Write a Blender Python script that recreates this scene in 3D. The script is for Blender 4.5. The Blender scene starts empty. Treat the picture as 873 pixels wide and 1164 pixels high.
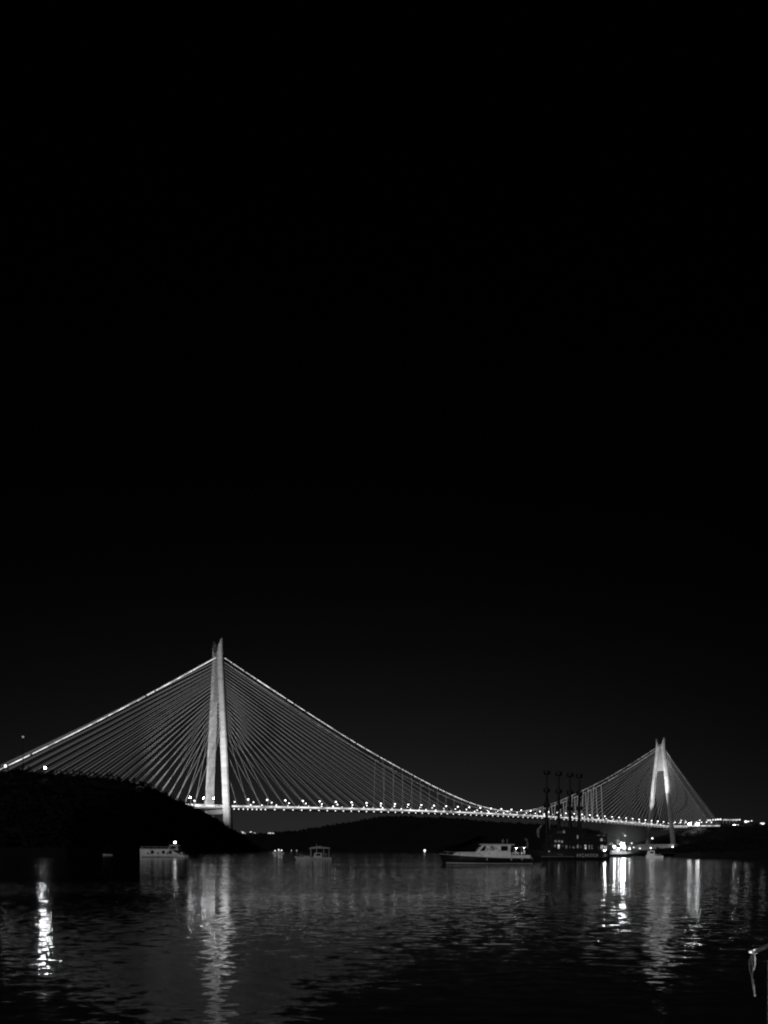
import bpy, math, random
from mathutils import Vector, Matrix
random.seed(7)
sc = bpy.context.scene
COL = sc.collection
F, CX, HY, CAMH = 822.0, 436.5, 966.5, 2.6      # focal length in photo pixels, principal column, horizon row, eye height

def P(px, py, Y):
    return Vector(((px - CX) / F * Y, Y, CAMH - (py - HY) / F * Y))

# ------------------------------------------------------------------ materials
def new_mat(name):
    m = bpy.data.materials.new(name); m.use_nodes = True
    nt = m.node_tree; nt.nodes.clear()
    out = nt.nodes.new('ShaderNodeOutputMaterial')
    return m, nt, out

def surf(name, base, rough=0.6, var=0.25, scale=0.5, metal=0.0, stretch=(1, 1, 1), bump=0.0, emit=0.0):
    m, nt, out = new_mat(name)
    b = nt.nodes.new('ShaderNodeBsdfPrincipled')
    tc = nt.nodes.new('ShaderNodeTexCoord')
    mp = nt.nodes.new('ShaderNodeMapping'); mp.inputs['Scale'].default_value = stretch
    nz = nt.nodes.new('ShaderNodeTexNoise'); nz.inputs['Scale'].default_value = scale; nz.inputs['Detail'].default_value = 5
    nt.links.new(tc.outputs['Object'], mp.inputs['Vector']); nt.links.new(mp.outputs['Vector'], nz.inputs['Vector'])
    mr = nt.nodes.new('ShaderNodeMapRange')
    mr.inputs['From Min'].default_value = .3; mr.inputs['From Max'].default_value = .7
    mr.inputs['To Min'].default_value = base * (1 - var); mr.inputs['To Max'].default_value = base * (1 + var)
    nt.links.new(nz.outputs['Fac'], mr.inputs['Value'])
    nt.links.new(mr.outputs['Result'], b.inputs['Base Color'])
    b.inputs['Roughness'].default_value = rough; b.inputs['Metallic'].default_value = metal
    if emit:
        b.inputs['Emission Color'].default_value = (1, 1, 1, 1); b.inputs['Emission Strength'].default_value = emit
    if bump:
        bp = nt.nodes.new('ShaderNodeBump'); bp.inputs['Strength'].default_value = bump
        nt.links.new(nz.outputs['Fac'], bp.inputs['Height']); nt.links.new(bp.outputs['Normal'], b.inputs['Normal'])
    nt.links.new(b.outputs['BSDF'], out.inputs['Surface'])
    return m

def glow(name, strength, var=0.0, scale=0.05):
    m, nt, out = new_mat(name)
    e = nt.nodes.new('ShaderNodeEmission'); e.inputs['Color'].default_value = (1, 1, 1, 1)
    e.inputs['Strength'].default_value = strength
    if var:
        tc = nt.nodes.new('ShaderNodeTexCoord')
        nz = nt.nodes.new('ShaderNodeTexNoise'); nz.inputs['Scale'].default_value = scale; nz.inputs['Detail'].default_value = 3
        mr = nt.nodes.new('ShaderNodeMapRange')
        mr.inputs['From Min'].default_value = .35; mr.inputs['From Max'].default_value = .65
        mr.inputs['To Min'].default_value = strength * (1 - var); mr.inputs['To Max'].default_value = strength * (1 + var)
        nt.links.new(tc.outputs['Object'], nz.inputs['Vector'])
        nt.links.new(nz.outputs['Fac'], mr.inputs['Value']); nt.links.new(mr.outputs['Result'], e.inputs['Strength'])
    nt.links.new(e.outputs['Emission'], out.inputs['Surface'])
    return m

M = {}
M['concrete'] = surf('pylon_concrete', .34, .75, .22, .06, stretch=(1, 1, 3.5))
M['concrete_dark'] = surf('link_wall_concrete', .16, .8, .25, .08, stretch=(1, 1, 4))
M['plinth'] = surf('plinth_concrete', .55, .8, .3, .1)
M['steel'] = surf('girder_steel', .3, .5, .2, .2)
M['pole'] = surf('lamp_pole_steel', .25, .45, .15, 2, .6)
M['asphalt'] = surf('asphalt', .06, .9, .3, .8)
M['cable_main'] = surf('cable_sheath', .35, .5, .1, .2)
M['stay1'] = surf('glowing_stay_sheath', .07, .5, .1, .2, emit=.145)  # emission put in for the floodlight on the near pylon's stays
M['stay2'] = surf('glowing_stay_sheath_dim', .12, .5, .1, .2, emit=.12)  # far pylon's stays: dimmer emission for the same floodlight
M['hang_dim'] = surf('glowing_hanger_sheath_dim', .4, .5, .1, .2, emit=.045)  # faint emission put in for the dimly lit hangers
M['hang'] = surf('glowing_hanger_sheath', .4, .5, .1, .2, emit=.22)  # stronger emission put in for the brightly lit hangers
M['cable_led'] = glow('cable_led', 1.35, .5, .09)
M['cable_led_far'] = glow('cable_led_far', .28, .5, .09)
M['stay_far'] = surf('faint_glow_stay_sheath', .12, .5, .1, .2, emit=.08)  # far-plane stays glow faintly too, light put into the material
M['cable_led_dim'] = glow('cable_led_dim', .42, .7, .08)
M['deck_led'] = glow('deck_edge_led', .95, .9, .06)
M['deck_wash'] = surf('glowing_fascia_steel', .4, .5, .25, .15, emit=.24)  # even emission stands in for the LED wash on the fascia
M['lamp'] = glow('street_lamp_glow', 7.0, .5, .9)
M['lamp_far'] = glow('far_lamp_glow', 8.0)
M['lamp_bright'] = glow('bright_lamp_glow', 50.0)
M['lamp_road'] = glow('road_flood_glow', 60.0)
M['lamp_town'] = glow('town_lamp_glow', 2.6)
M['lamp_soft'] = glow('soft_lamp_glow', 2.6)
M['lamp_crest'] = glow('crest_lamp_glow', 2.2)
M['lamp_pylon'] = glow('pylon_side_lamp_glow', 120.0)
M['lamp_dim'] = glow('dim_lamp_glow', 1.0)
M['bead'] = glow('underside_lamp_glow', 3.0)
M['flood'] = glow('floodlight_glow', 140.0)
M['ship_lamp'] = glow('ship_lamp_glow', 220.0)
M['flood_hill'] = glow('hill_floodlight_glow', 25.0)
M['hill'] = surf('dark_scrub_ground', .0025, .95, .4, .05)
M['leaf'] = surf('dark_foliage', .0025, .9, .4, .4)
M['bark'] = surf('dark_bark', .02, .9, .3, 2)
M['rock'] = surf('shore_rock', .03, .9, .4, .3, bump=.4)
M['white'] = surf('white_gelcoat', .8, .3, .07, .8)
M['offwhite'] = surf('weathered_white_paint', .6, .5, .2, .9)
M['navy'] = surf('dark_hull_paint', .012, .3, .2, .6)
M['black'] = surf('black_painted_wood', .010, .6, .3, .9)
M['wood'] = surf('varnished_wood', .12, .5, .3, 1.5)
M['glass'] = surf('tinted_glass', .02, .08, .1, 1)
M['canvas'] = surf('pale_canvas', .5, .8, .15, 1.5)
M['sail'] = surf('furled_sailcloth', .3, .85, .25, 1.5)
M['rope'] = surf('hemp_rope', .16, .9, .3, 30)
M['galv'] = surf('galvanised_tube', .7, .45, .12, 9)
M['quay'] = surf('quay_concrete', .25, .85, .3, 1.2, bump=.3)
M['lettering'] = surf('glowing_white_lettering', .75, .5, .35, 3, emit=.012)  # slight emission put in so the letters look lit
M['win_hi'] = glow('bright_cabin_window', .55, .8, 2.2)
M['win_mid'] = glow('lit_cabin_window', .10, .9, 1.8)
M['win_lo'] = glow('dim_cabin_window', .02, .9, 1.5)
M['cabin_glow2'] = surf('glowing_boat_white', .8, .4, .15, 1.2, emit=.13)  # emission put in to make the motorboat look brightly lit
M['cruiser_white'] = surf('stained_glowing_white_hull', .62, .4, .3, .45, stretch=(1, 1, 3), emit=.035)  # random stains; emission imitates light falling on the hull
M['cabin_glow'] = surf('glowing_cabin_white', .7, .4, .25, .9, emit=.055)  # light on the yacht cabin put in as emission

# ------------------------------------------------------------------ mesh builder
class MB:
    def __init__(s): s.v = []; s.f = []
    def add(s, vs, fs):
        n = len(s.v); s.v += [tuple(v) for v in vs]; s.f += [tuple(i + n for i in f) for f in fs]; return s
    def box(s, x0, x1, y0, y1, z0, z1):
        return s.add([(x0,y0,z0),(x1,y0,z0),(x1,y1,z0),(x0,y1,z0),(x0,y0,z1),(x1,y0,z1),(x1,y1,z1),(x0,y1,z1)],
                     [(0,3,2,1),(4,5,6,7),(0,1,5,4),(1,2,6,5),(2,3,7,6),(3,0,4,7)])
    def loft(s, rings, cap=True, closed=True):
        n = len(rings[0]); vs = [p for r in rings for p in r]; fs = []
        for i in range(len(rings) - 1):
            for j in range(n if closed else n - 1):
                k = (j + 1) % n
                fs.append((i*n + j, i*n + k, (i+1)*n + k, (i+1)*n + j))
        if cap:
            fs.append(tuple(reversed(range(n)))); fs.append(tuple((len(rings)-1)*n + j for j in range(n)))
        return s.add(vs, fs)
    def tube(s, pts, r, n=6, cap=True):
        pts = [Vector(p) for p in pts]; rings = []
        rr = r if isinstance(r, (list, tuple)) else [r] * len(pts)
        for i, p in enumerate(pts):
            d = (pts[min(i+1, len(pts)-1)] - pts[max(i-1, 0)]).normalized()
            up = Vector((0, 0, 1)) if abs(d.z) < .95 else Vector((1, 0, 0))
            a = d.cross(up).normalized(); b = a.cross(d).normalized()
            rings.append([p + (a*math.cos(t) + b*math.sin(t)) * rr[i] for t in [2*math.pi*k/n for k in range(n)]])
        return s.loft(rings, cap)
    def ball(s, c, r, n=8, m=5, sz=1.0):
        rings = []
        for i in range(m + 1):
            ph = math.pi * (i + .02) / (m + .04) - math.pi / 2
            rings.append([(c[0] + r*math.cos(ph)*math.cos(2*math.pi*k/n), c[1] + r*math.cos(ph)*math.sin(2*math.pi*k/n), c[2] + r*sz*math.sin(ph)) for k in range(n)])
        return s.loft(rings)
    def cone(s, p0, p1, r0, r1, n=10): return s.tube([p0, p1], [r0, r1], n)
    def prism_xz(s, poly, y0, y1):
        n = len(poly)
        return s.loft([[(x, y0, z) for x, z in poly], [(x, y1, z) for x, z in poly]])
    def build(s, name, mat, parent=None, smooth=False):
        me = bpy.data.meshes.new(name); me.from_pydata(s.v, [], s.f); me.update()
        if smooth:
            for p in me.polygons: p.use_smooth = True
        me.materials.append(mat)
        o = bpy.data.objects.new(name, me); COL.objects.link(o)
        if parent: o.parent = parent
        return o

def tag(o, label=None, cat=None, group=None, kind=None):
    if label: o['label'] = label
    if cat: o['category'] = cat
    if group: o['group'] = group
    if kind: o['kind'] = kind
    return o
def empty(name, loc=(0, 0, 0), rz=0, label=None, cat=None, group=None):
    o = bpy.data.objects.new(name, None); COL.objects.link(o)
    o.location = loc; o.rotation_euler = (0, 0, rz); o.empty_display_size = .5
    return tag(o, label, cat, group)
KIDS = {}
def copy_tree(o, parent=None):
    c = o.copy(); COL.objects.link(c)
    if parent: c.parent = parent
    for ch in [x for x in o.children]: copy_tree(ch, c)
    return c

# ------------------------------------------------------------------ water, ground, hills
w = MB().add([(-9000, -60, 0), (9000, -60, 0), (9000, 14000, 0), (-9000, 14000, 0)], [(0, 1, 2, 3)])
m, nt, out = new_mat('night_water')
N = nt.nodes; L = nt.links
tc = N.new('ShaderNodeTexCoord')
def noise(sx, sy, detail, w4):
    mp = N.new('ShaderNodeMapping'); mp.inputs['Scale'].default_value = (sx, sy, 1); mp.inputs['Location'].default_value = (w4, w4 * .37, 0)
    mp.inputs['Rotation'].default_value = (0, 0, .12)
    nz = N.new('ShaderNodeTexNoise'); nz.noise_dimensions = '2D'; nz.inputs['Scale'].default_value = 1; nz.inputs['Detail'].default_value = detail
    nz.inputs['Roughness'].default_value = .55
    L.new(tc.outputs['Object'], mp.inputs['Vector']); L.new(mp.outputs['Vector'], nz.inputs['Vector'])
    return nz
def vmath(op, a, b=None, scale=None):
    n = N.new('ShaderNodeVectorMath'); n.operation = op
    L.new(a, n.inputs[0])
    if b is not None:
        if isinstance(b, tuple): n.inputs[1].default_value = b
        else: L.new(b, n.inputs[1])
    if scale is not None:
        if isinstance(scale, (int, float)): n.inputs['Scale'].default_value = scale
        else: L.new(scale, n.inputs['Scale'])
    return n.outputs[0]
n1 = noise(1.1, 2.8, 2.5, 3.1)        # ripples about half a metre deep, broader than deep
n2 = noise(4.0, 9.0, 2.0, 17.7)      # wavelets
n3 = noise(2.2, 1.1, 1.5, 41.0)      # low swell
npatch = noise(.012, .05, 2.0, 9.0)  # wind patches
h = (.5, .5, .5)
s1 = vmath('SCALE', vmath('SUBTRACT', n1.outputs['Color'], h), scale=.135)
s2 = vmath('SCALE', vmath('SUBTRACT', n2.outputs['Color'], h), scale=.11)
s3 = vmath('SCALE', vmath('SUBTRACT', n3.outputs['Color'], h), scale=.05)
tot = vmath('ADD', vmath('ADD', s1, s2), s3)
pr = N.new('ShaderNodeMapRange'); pr.inputs['From Min'].default_value = .35; pr.inputs['From Max'].default_value = .65
pr.inputs['To Min'].default_value = .55; pr.inputs['To Max'].default_value = 1.15
L.new(npatch.outputs['Fac'], pr.inputs['Value'])
tot = vmath('SCALE', tot, scale=pr.outputs['Result'])
flat = vmath('MULTIPLY', tot, (1.6, 1, 0))
nrm = vmath('NORMALIZE', vmath('ADD', flat, (0, 0, 1)))
b = N.new('ShaderNodeBsdfPrincipled')
b.inputs['Base Color'].default_value = (.0015, .0015, .0015, 1)
b.inputs['Roughness'].default_value = .06; b.inputs['IOR'].default_value = 1.33
L.new(nrm, b.inputs['Normal']); L.new(b.outputs['BSDF'], out.inputs['Surface'])
o = w.build('water', m); tag(o, 'dark rippled water of the strait reflecting the bridge lights', 'water', kind='structure')

from mathutils import noise as mn
def fbm(x, y, s): return mn.fractal(Vector((x * s, y * s, 3.3)), 1.0, 2.0, 4)

def hill(name, ridge, shore, back_off, rough, label, steps=14, sub=6, steep=False):
    """ridge, shore: lists of world points with the same length; lofts shore > ridge > back."""
    def dens(pts):
        out = []
        for a, c in zip(pts, pts[1:]):
            for k in range(sub): out.append(a.lerp(c, k / sub))
        out.append(pts[-1]); return out
    R, S = dens(ridge), dens(shore)
    rows = []
    for i in range(steps + 1):
        t = i / steps; row = []
        for r, s_ in zip(R, S):
            p = s_.lerp(r, t); base = s_.z + (r.z - s_.z) * (t ** 1.15 if steep else 1 - (1 - t) ** 1.5)
            nz = fbm(p.x, p.y, .02) * rough * math.sin(math.pi * min(t, 1)) if 0 < t < 1 else fbm(p.x, p.y, .03) * rough * .15
            row.append(Vector((p.x, p.y, max(base + nz, -.5) if t else -.6)))
        rows.append(row)
    for k in (1, 2, 3):
        rows.append([Vector((r.x * (1 + .0), r.y + back_off * k / 3, r.z * (1 - (k / 3) ** 1.4 * .9) - (1 if k == 3 else 0))) for r in R])
    mb = MB(); n = len(R)
    mb.add([p for row in rows for p in row], [(i*n+j, i*n+j+1, (i+1)*n+j+1, (i+1)*n+j) for i in range(len(rows)-1) for j in range(n-1)])
    ob = mb.build(name, M['hill'], smooth=True); tag(ob, label, 'hill', kind='structure')
    return rows

LH = [(-190,872,640),(-60,874,660),(0,876.5,670),(30,877.5,675),(50,879,680),(75,881,685),(100,883.5,690),(130,886,705),(160,891,730),(185,901,765),(210,913.5,800),(235,926,840),(252,936,870),(264,945,890),(276,954,910),(288,963.5,930),(298,968.5,945)]
lridge = [P(*q) for q in LH]
lsh = []
for (px, py, Y) in LH:
    t = max(0, min(1, (px + 190) / 488))
    ys = 300 + 30 * t + 590 * max(0, t - .55) / .45 * 1.0
    lsh.append(Vector(((px - CX) / F * ys, min(ys, Y - 6), 0)))
lrows = hill('hill', lridge, lsh, 160, 6, 'black wooded hill at left that hides the end of the bridge', steep=True)

FH = [(150,957,2500),(230,954,2550),(262,949.5,2600),(285,949.2,2600),(300,948.8,2650),(316,946.6,2700),(340,945.3,2700),(366,940.3,2750),(400,935,2800),(430,929.8,2800),(460,928.4,2800),(500,930,2800),(530,932,2750),(560,934.5,2700),(620,938,2650),(655,941.5,2600),(680,946,2550),(696,952,2500),(708,958,2450),(718,963,2400),(730,966.6,2350)]
fridge = [P(*q) for q in FH]
frows = hill('far_hill', fridge, [Vector(((px - CX) / F * 1900, 1900, 0)) for px, py, Y in FH], 900, 14, 'long low dark hill beyond the strait under the bridge deck')

RH = [(722,966.8,2290),(745,960,2300),(765,950,2300),(780,945,2320),(795,940.5,2330),(815,937,2350),(840,936,2370),(862,936.5,2390),(900,930,2400),(1000,926,2400),(1150,930,2400)]
rrows = hill('shore_hill', [P(*q) for q in RH], [Vector(((px - CX) / F * 2115, 2115, 0)) for px, py, Y in RH], 700, 6, 'dark hill at right behind the far pylon, crossed by a lit road')

NH = [(766,970.5,300),(774,966,360),(786,962,400),(800,960,430),(825,958,450),(850,954,460),(880,948,470),(950,938,480),(1100,940,480)]
nrows = hill('headland', [P(*q) for q in NH], [Vector(((px - CX) / F * ys, ys, 0)) for (px, py, Y), ys in zip(NH, (290, 275, 255, 240, 232, 226, 222, 220, 220))], 120, 2.5, 'low black headland on the right shore')

def leaf_cluster(mb, c, r, n, size, rnd):
    for _ in range(n):
        while True:
            d = Vector((rnd.uniform(-1, 1), rnd.uniform(-1, 1), rnd.uniform(-1, 1)))
            if d.length <= 1: break
        p = c + Vector((d.x * r.x, d.y * r.y, d.z * r.z))
        a = Vector((rnd.gauss(0, 1), rnd.gauss(0, 1), rnd.gauss(0, 1))).normalized(); bb = a.orthogonal().normalized()
        sx = size * rnd.uniform(.6, 1.3); mb.add([p - a*sx, p + bb*sx*.5, p + a*sx, p - bb*sx*.5], [(0, 1, 2, 3)])

rnd = random.Random(3)
def wood(name, rows, lo, hi, count, size, label):
    mb = MB()
    n = len(rows[0])
    for _ in range(count):
        i = rnd.randint(lo, hi); j = rnd.randint(0, n - 2)
        p = rows[i][j].lerp(rows[i][j + 1], rnd.random()).lerp(rows[min(i + 1, hi + 1)][j], rnd.random())
        if p.z < 1.5: continue
        hh = size * rnd.uniform(.5, 1.2)
        leaf_cluster(mb, p + Vector((0, 0, hh * .35)), Vector((hh, hh, hh * .75)), 16, hh * .45, rnd)
    ob = mb.build(name, M['leaf']); tag(ob, label, 'wood', kind='stuff')
wood('hill_wood', lrows, 1, 14, 2600, 3.0, 'dense dark scrub and wood covering the left hill')
wood('headland_scrub', nrows, 2, 14, 700, 1.4, 'dark scrub covering the right headland')
wood('far_wood', frows, 11, 14, 900, 5.5, 'dark far-off wood along the crest of the far hill')
wood('shore_wood', rrows, 6, 14, 700, 4.0, 'dark wood on the hill behind the far pylon')

# trees one can tell apart along the ridge of the left hill
def tree(base, hgt, label, group, seed):
    r = random.Random(seed)
    t = empty('hill_tree', base, r.uniform(0, 6), label, 'tree', group)
    tr = MB(); tr.tube([(0, 0, -1), (.1, 0, hgt*.3), (.05, .1, hgt*.75)], [hgt*.045, hgt*.03, hgt*.008], 6)
    cr = MB()
    for k in range(7):
        a = r.uniform(0, 6.3); z = hgt * r.uniform(.3, .9); q = hgt * .32 * (1.1 - z / hgt) * r.uniform(.4, 1.3)
        c = Vector((math.cos(a) * q, math.sin(a) * q, z))
        tr.tube([(.05, 0, z - hgt*.15), c], [hgt*.012, hgt*.004], 4)
        leaf_cluster(cr, c, Vector((hgt*.17, hgt*.17, hgt*.13)) * r.uniform(.7, 1.3), 26, hgt * .055, r)
    tr.build('trunk', M['bark'], t); cr.build('crown', M['leaf'], t)
ridge_row = lrows[14]
def ridge_at(px):
    for a, c in zip(ridge_row, ridge_row[1:]):
        pa = a.x / a.y * F + CX; pc = c.x / c.y * F + CX
        if pa <= px <= pc: return a.lerp(c, (px - pa) / (pc - pa))
for k, px in enumerate([3, 9, 14, 19, 25, 31, 35, 41, 45, 58, 62, 67, 72, 78, 81, 86, 92, 97, 101, 105, 108, 113, 117, 121, 126, 129, 133, 136, 139, 143, 148, 152, 156, 161, 166, 170, 173, 177, 181, 186, 190, 194, 199, 203, 207, 213, 218, 224, 229, 235, 241, 248, 254, 259, 266]):
    p = ridge_at(px + random.uniform(-1.5, 1.5))
    tree(p - Vector((0, random.uniform(2, 9), .6)), random.uniform(3.6, 6.6) * (1.25 if px in (78, 126, 129) else 1), 'small dark tree standing along the ridge of the left hill', 'trees along the ridge of the left hill', 100 + k)

# ------------------------------------------------------------------ bridge
T1, T2 = Vector((-252, 1098, 0)), Vector((784, 2051, 0))
SPAN = (T2 - T1).length
A = (T2 - T1).normalized(); PP = Vector((A.y, -A.x, 0))
ANG = math.atan2(A.y, A.x)
bridge = empty('suspension_bridge', T1, ANG, 'long floodlit cable bridge with two tall tapering pylons spanning the strait', 'bridge')
# local frame: x along the deck from the near pylon, y to the left of the deck (so the camera side is negative y)
def B(u, p, z): return Vector((u, -p, z))
def W(u, p, z): return T1 + A * u + PP * p + Vector((0, 0, z))
def deck_z(u):
    t = u / SPAN
    return 69 + 2 * t + 9.5 * (1 - (2*t - 1)**2) if -.0 <= t <= 1 else (69 + u * .012 if t < 0 else 71 + (u - SPAN) * .026)
def cable_z(u):
    t = u / SPAN
    if t < 0: return 297 + (u / (.214 * SPAN)) * 191 - 5 * math.sin(math.pi * min(1, -u / 378))
    if t > 1: return 297 - (u - SPAN) / 362 * 215 - 5 * math.sin(math.pi * min(1, (u - SPAN) / 378))
    s = abs(1 - 2*t)
    pts = [(0, 86.5), (.15, 94.5), (.298, 117.6), (.46, 152), (.62, 190), (.81, 242), (1, 297)]
    for i in range(len(pts) - 1):
        if s <= pts[i+1][0] + 1e-9:
            def tan(j):
                if j == 0: return 0.0
                if j == len(pts) - 1: return (pts[-1][1] - pts[-2][1]) / (pts[-1][0] - pts[-2][0])
                return (pts[j+1][1] - pts[j-1][1]) / (pts[j+1][0] - pts[j-1][0])
            x0, y0 = pts[i]; x1, y1 = pts[i+1]; d = x1 - x0; q = (s - x0) / d
            m0, m1 = tan(i) * d, tan(i+1) * d
            return (2*q**3 - 3*q**2 + 1)*y0 + (q**3 - 2*q**2 + q)*m0 + (-2*q**3 + 3*q**2)*y1 + (q**3 - q**2)*m1
    return 297
def cable_p(u):
    t = u / SPAN
    d = min(abs(u), abs(u - SPAN))
    return 6.5 + 4.5 * min(1, d / 380)

# deck girder: shallow aerofoil box
HW = 21
us = [-400 + 14 * k for k in range(0, int((SPAN + 760) / 14) + 1)]
rings = []
for u in us:
    z = deck_z(u)
    rings.append([B(u, -HW, z - 1.4), B(u, -HW + 6, z - 4.6), B(u, HW - 6, z - 4.6), B(u, HW, z - 1.4), B(u, HW - .6, z), B(u, -HW + .6, z)])
girder = MB().loft(rings).build('deck_girder', M['steel'], bridge)
road = MB(); road.loft([[B(u, -HW + 2, deck_z(u) + .06), B(u, HW - 2, deck_z(u) + .06)] for u in us], cap=False, closed=False)
road.build('road_surface', M['asphalt'], bridge)
for side in (1, -1):
    pr_ = MB()
    pr_.loft([[B(u, side * (HW - .3), deck_z(u) + .0), B(u, side * (HW + .1), deck_z(u)), B(u, side * (HW + .1), deck_z(u) + 1.3), B(u, side * (HW - .3), deck_z(u) + 1.3)] for u in us])
    pr_.build('parapet', M['steel'], bridge)
    fa = MB()
    fa.loft([[B(u, side * (HW + .12), deck_z(u) - 2.6), B(u, side * (HW + .4), deck_z(u) - 2.6), B(u, side * (HW + .4), deck_z(u) + 1.25), B(u, side * (HW + .12), deck_z(u) + 1.25)] for u in us])
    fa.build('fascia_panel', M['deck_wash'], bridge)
    st = MB()
    st.loft([[B(u, side * (HW + .42), deck_z(u) - 1.0), B(u, side * (HW + .6), deck_z(u) - 1.0), B(u, side * (HW + .6), deck_z(u) + .5), B(u, side * (HW + .42), deck_z(u) + .5)] for u in us])
    st.build('edge_light_strip', M['deck_led'], bridge)
al_ = MB().ball((0, 0, 0), 1.0, 6, 4); a0 = None
for u in [20 + 23 * k for k in range(1, 23)] + [SPAN - 20 - 23 * k for k in range(1, 23)] + [549 + 24 * k for k in range(1, 13)]:
    if a0 is None: ob = a0 = al_.build('anchor_light', M['bead'], girder)
    else: ob = a0.copy(); COL.objects.link(ob)
    ob.location = B(u + random.uniform(-3, 3), HW - .4, deck_z(u) + random.uniform(1.6, 2.6)); q = random.uniform(.5, 1.25); ob.scale = (q, q, q)
bead = MB().ball((0, 0, 0), .8, 6, 4)
b0 = None
u = 10.0
cnt = 0
while u < SPAN + 130 and cnt < 98:
    if b0 is None: ob = b0 = bead.build('underside_lamp', M['bead'], girder)
    else:
        ob = b0.copy(); COL.objects.link(ob)
    ob.location = B(u, HW - 4.5, deck_z(u) - 4.3); cnt += 1
    u += 8 if u < 70 else 17.6

# pylons
def leg_ring(p, z, al, pd, side, slant=0.0):
    # inner face wide, flanks slanting to a narrow outer face; the top is cut so that the outer edge stands highest
    pts = [(-al/2, -pd/2), (al/2, -pd/2), (al*.5, pd*.1), (al*.06, pd/2), (-al*.16, pd/2), (-al*.5, pd*.1)]
    return [B(a, p + side * d, z + slant * (d / pd)) for a, d in pts]
def pylon(u0, half_deck, dzdeck, base_z, wide=1.0):
    py = empty('pylon', B(u0, 0, 0)); py.parent = bridge
    def pc(z):  # leg centre line: inclined to z=235, then nearly upright
        s = half_deck - (half_deck - 7.6) * min(1, (z - dzdeck) / (303 - dzdeck))
        return s
    for side in (1, -1):
        rings = []
        for z in [base_z, 30, dzdeck, 110, 150, 190, 230, 262, 290, 309]:
            k = (z - dzdeck) / (309 - dzdeck)
            al = (12.0 - 3.2 * k) * wide; pd = 9.4 - 1.2 * k
            c = pc(z) if z >= dzdeck else half_deck + (dzdeck - z) * .10
            rings.append(leg_ring(c * side, z, al, pd, side, 26 if z > 300 else 0))
        MB().loft(rings).build('leg', M['concrete'], py)
    lw = MB()
    zs = [228, 245, 262, 290, 303]
    lw.loft([[B(a, s_ * (pc(z) - 2), z) for a, s_ in ((-2.2, -1), (2.2, -1), (2.2, 1), (-2.2, 1))] for z in zs])
    lw.build('link_wall', M['concrete_dark'], py)
    cb = MB().box(-5, 5, -half_deck - 1, half_deck + 1, dzdeck - 12, dzdeck - 5.2)
    cb.build('cross_beam', M['concrete_dark'], py)
    for side in (1, -1):
        s_ = MB(); z = 297
        s_.box(-4.6, 4.6, -(side * 6.6) - 1.3, -(side * 6.6) + 1.3, z - 2.5, z + 1.2)
        s_.build('cable_saddle', M['steel'], py)
    return py
py1 = pylon(0, 28.8, 69, 2)
py2 = pylon(SPAN, 34, 71, 18, 1.18)
pl = MB(); pl.box(-17, 17, -46, 66, -2, 19.6); pl.box(-19, 19, -48, 68, -2, 3)
pl.build('base_plinth', M['plinth'], py2)
pl = MB(); pl.box(-17, 17, -46, 46, -2, 8)
pl.build('base_plinth', M['plinth'], py1)

# main cables with strings of lights
for side in (1, -1):
    cu = [-376 + 8 * k for k in range(int((SPAN + 752) / 8) + 1)]
    mc = MB().tube([B(u, side * cable_p(u), cable_z(u)) for u in cu], .5, 6).build('main_cable', M['cable_main'], bridge)
    near_ = side == 1
    for lo, hi, mat in ((-376, -7, 'cable_led'), (7, SPAN * .5, 'cable_led'), (SPAN * .5, SPAN - 7, 'cable_led_dim'), (SPAN + 7, SPAN + 374, 'cable_led_dim')):
        k = lo; pts = []; rr = []; dim = mat == 'cable_led_dim'
        if not near_ and not dim: mat = 'cable_led_far'
        rad = (.66 if near_ else .5) if not dim else .55
        while k < hi - 3:
            ln = random.uniform(10, 46) if lo < 0 else (random.uniform(6, 22) if 200 < k < SPAN - 250 else random.uniform(9, 28))
            e = min(k + ln, hi); q = rad * random.uniform(.8, 1.15); nst = max(2, int((e - k) / 8) + 1)
            for i in range(nst):
                u = k + .2 + (e - k - .2) * i / (nst - 1)
                pts.append(B(u, side * cable_p(u), cable_z(u) + .3)); rr.append(q)
            g = random.choice([.8, 1.2, 2.0, 3.0])
            for u in (e + .05, min(e + g, hi + .2)):
                pts.append(B(u, side * cable_p(u), cable_z(u) + .3)); rr.append(.08)
            k = e + g
        MB().tube(pts, rr, 5).build('cable_light', M[mat], mc)

# stay cables
rest = MB(); nstay = 0
for tower in (0, 1):
    for side in (1, -1):
        for k in range(1, 23):
            for dirn in (1, -1):
                if tower == 0: u0 = 0; inward = dirn == 1
                else: u0 = SPAN; inward = dirn == -1
                d = 20 + 23 * k if inward else 15 + 16.2 * k
                ue = u0 + dirn * d
                zt = 188 + 100 * (k - 1) / 21
                tp = (28.8 if tower == 0 else 33.5); zz = (zt - 69) / (303 - 69)
                pt = max(7.0, tp - (tp - 7.6) * min(1, zz)) - 1.0
                a = B(u0 + dirn * 5, side * pt, zt); e = B(ue, side * 14.5, deck_z(ue) + .5)
                mid = a.lerp(e, .5) - Vector((0, 0, d * .004))
                if nstay < 100:
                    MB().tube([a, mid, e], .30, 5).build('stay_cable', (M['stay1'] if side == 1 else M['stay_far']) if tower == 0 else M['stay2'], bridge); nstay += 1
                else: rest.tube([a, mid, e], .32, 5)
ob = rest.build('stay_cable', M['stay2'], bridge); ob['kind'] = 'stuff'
# hangers
for side in (1, -1):
    u = 330.0
    while u < SPAN - 315:
        bright = u > SPAN * .58
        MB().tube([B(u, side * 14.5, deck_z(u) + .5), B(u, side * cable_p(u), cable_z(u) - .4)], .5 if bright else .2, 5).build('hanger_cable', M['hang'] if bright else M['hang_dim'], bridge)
        u += 24

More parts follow.
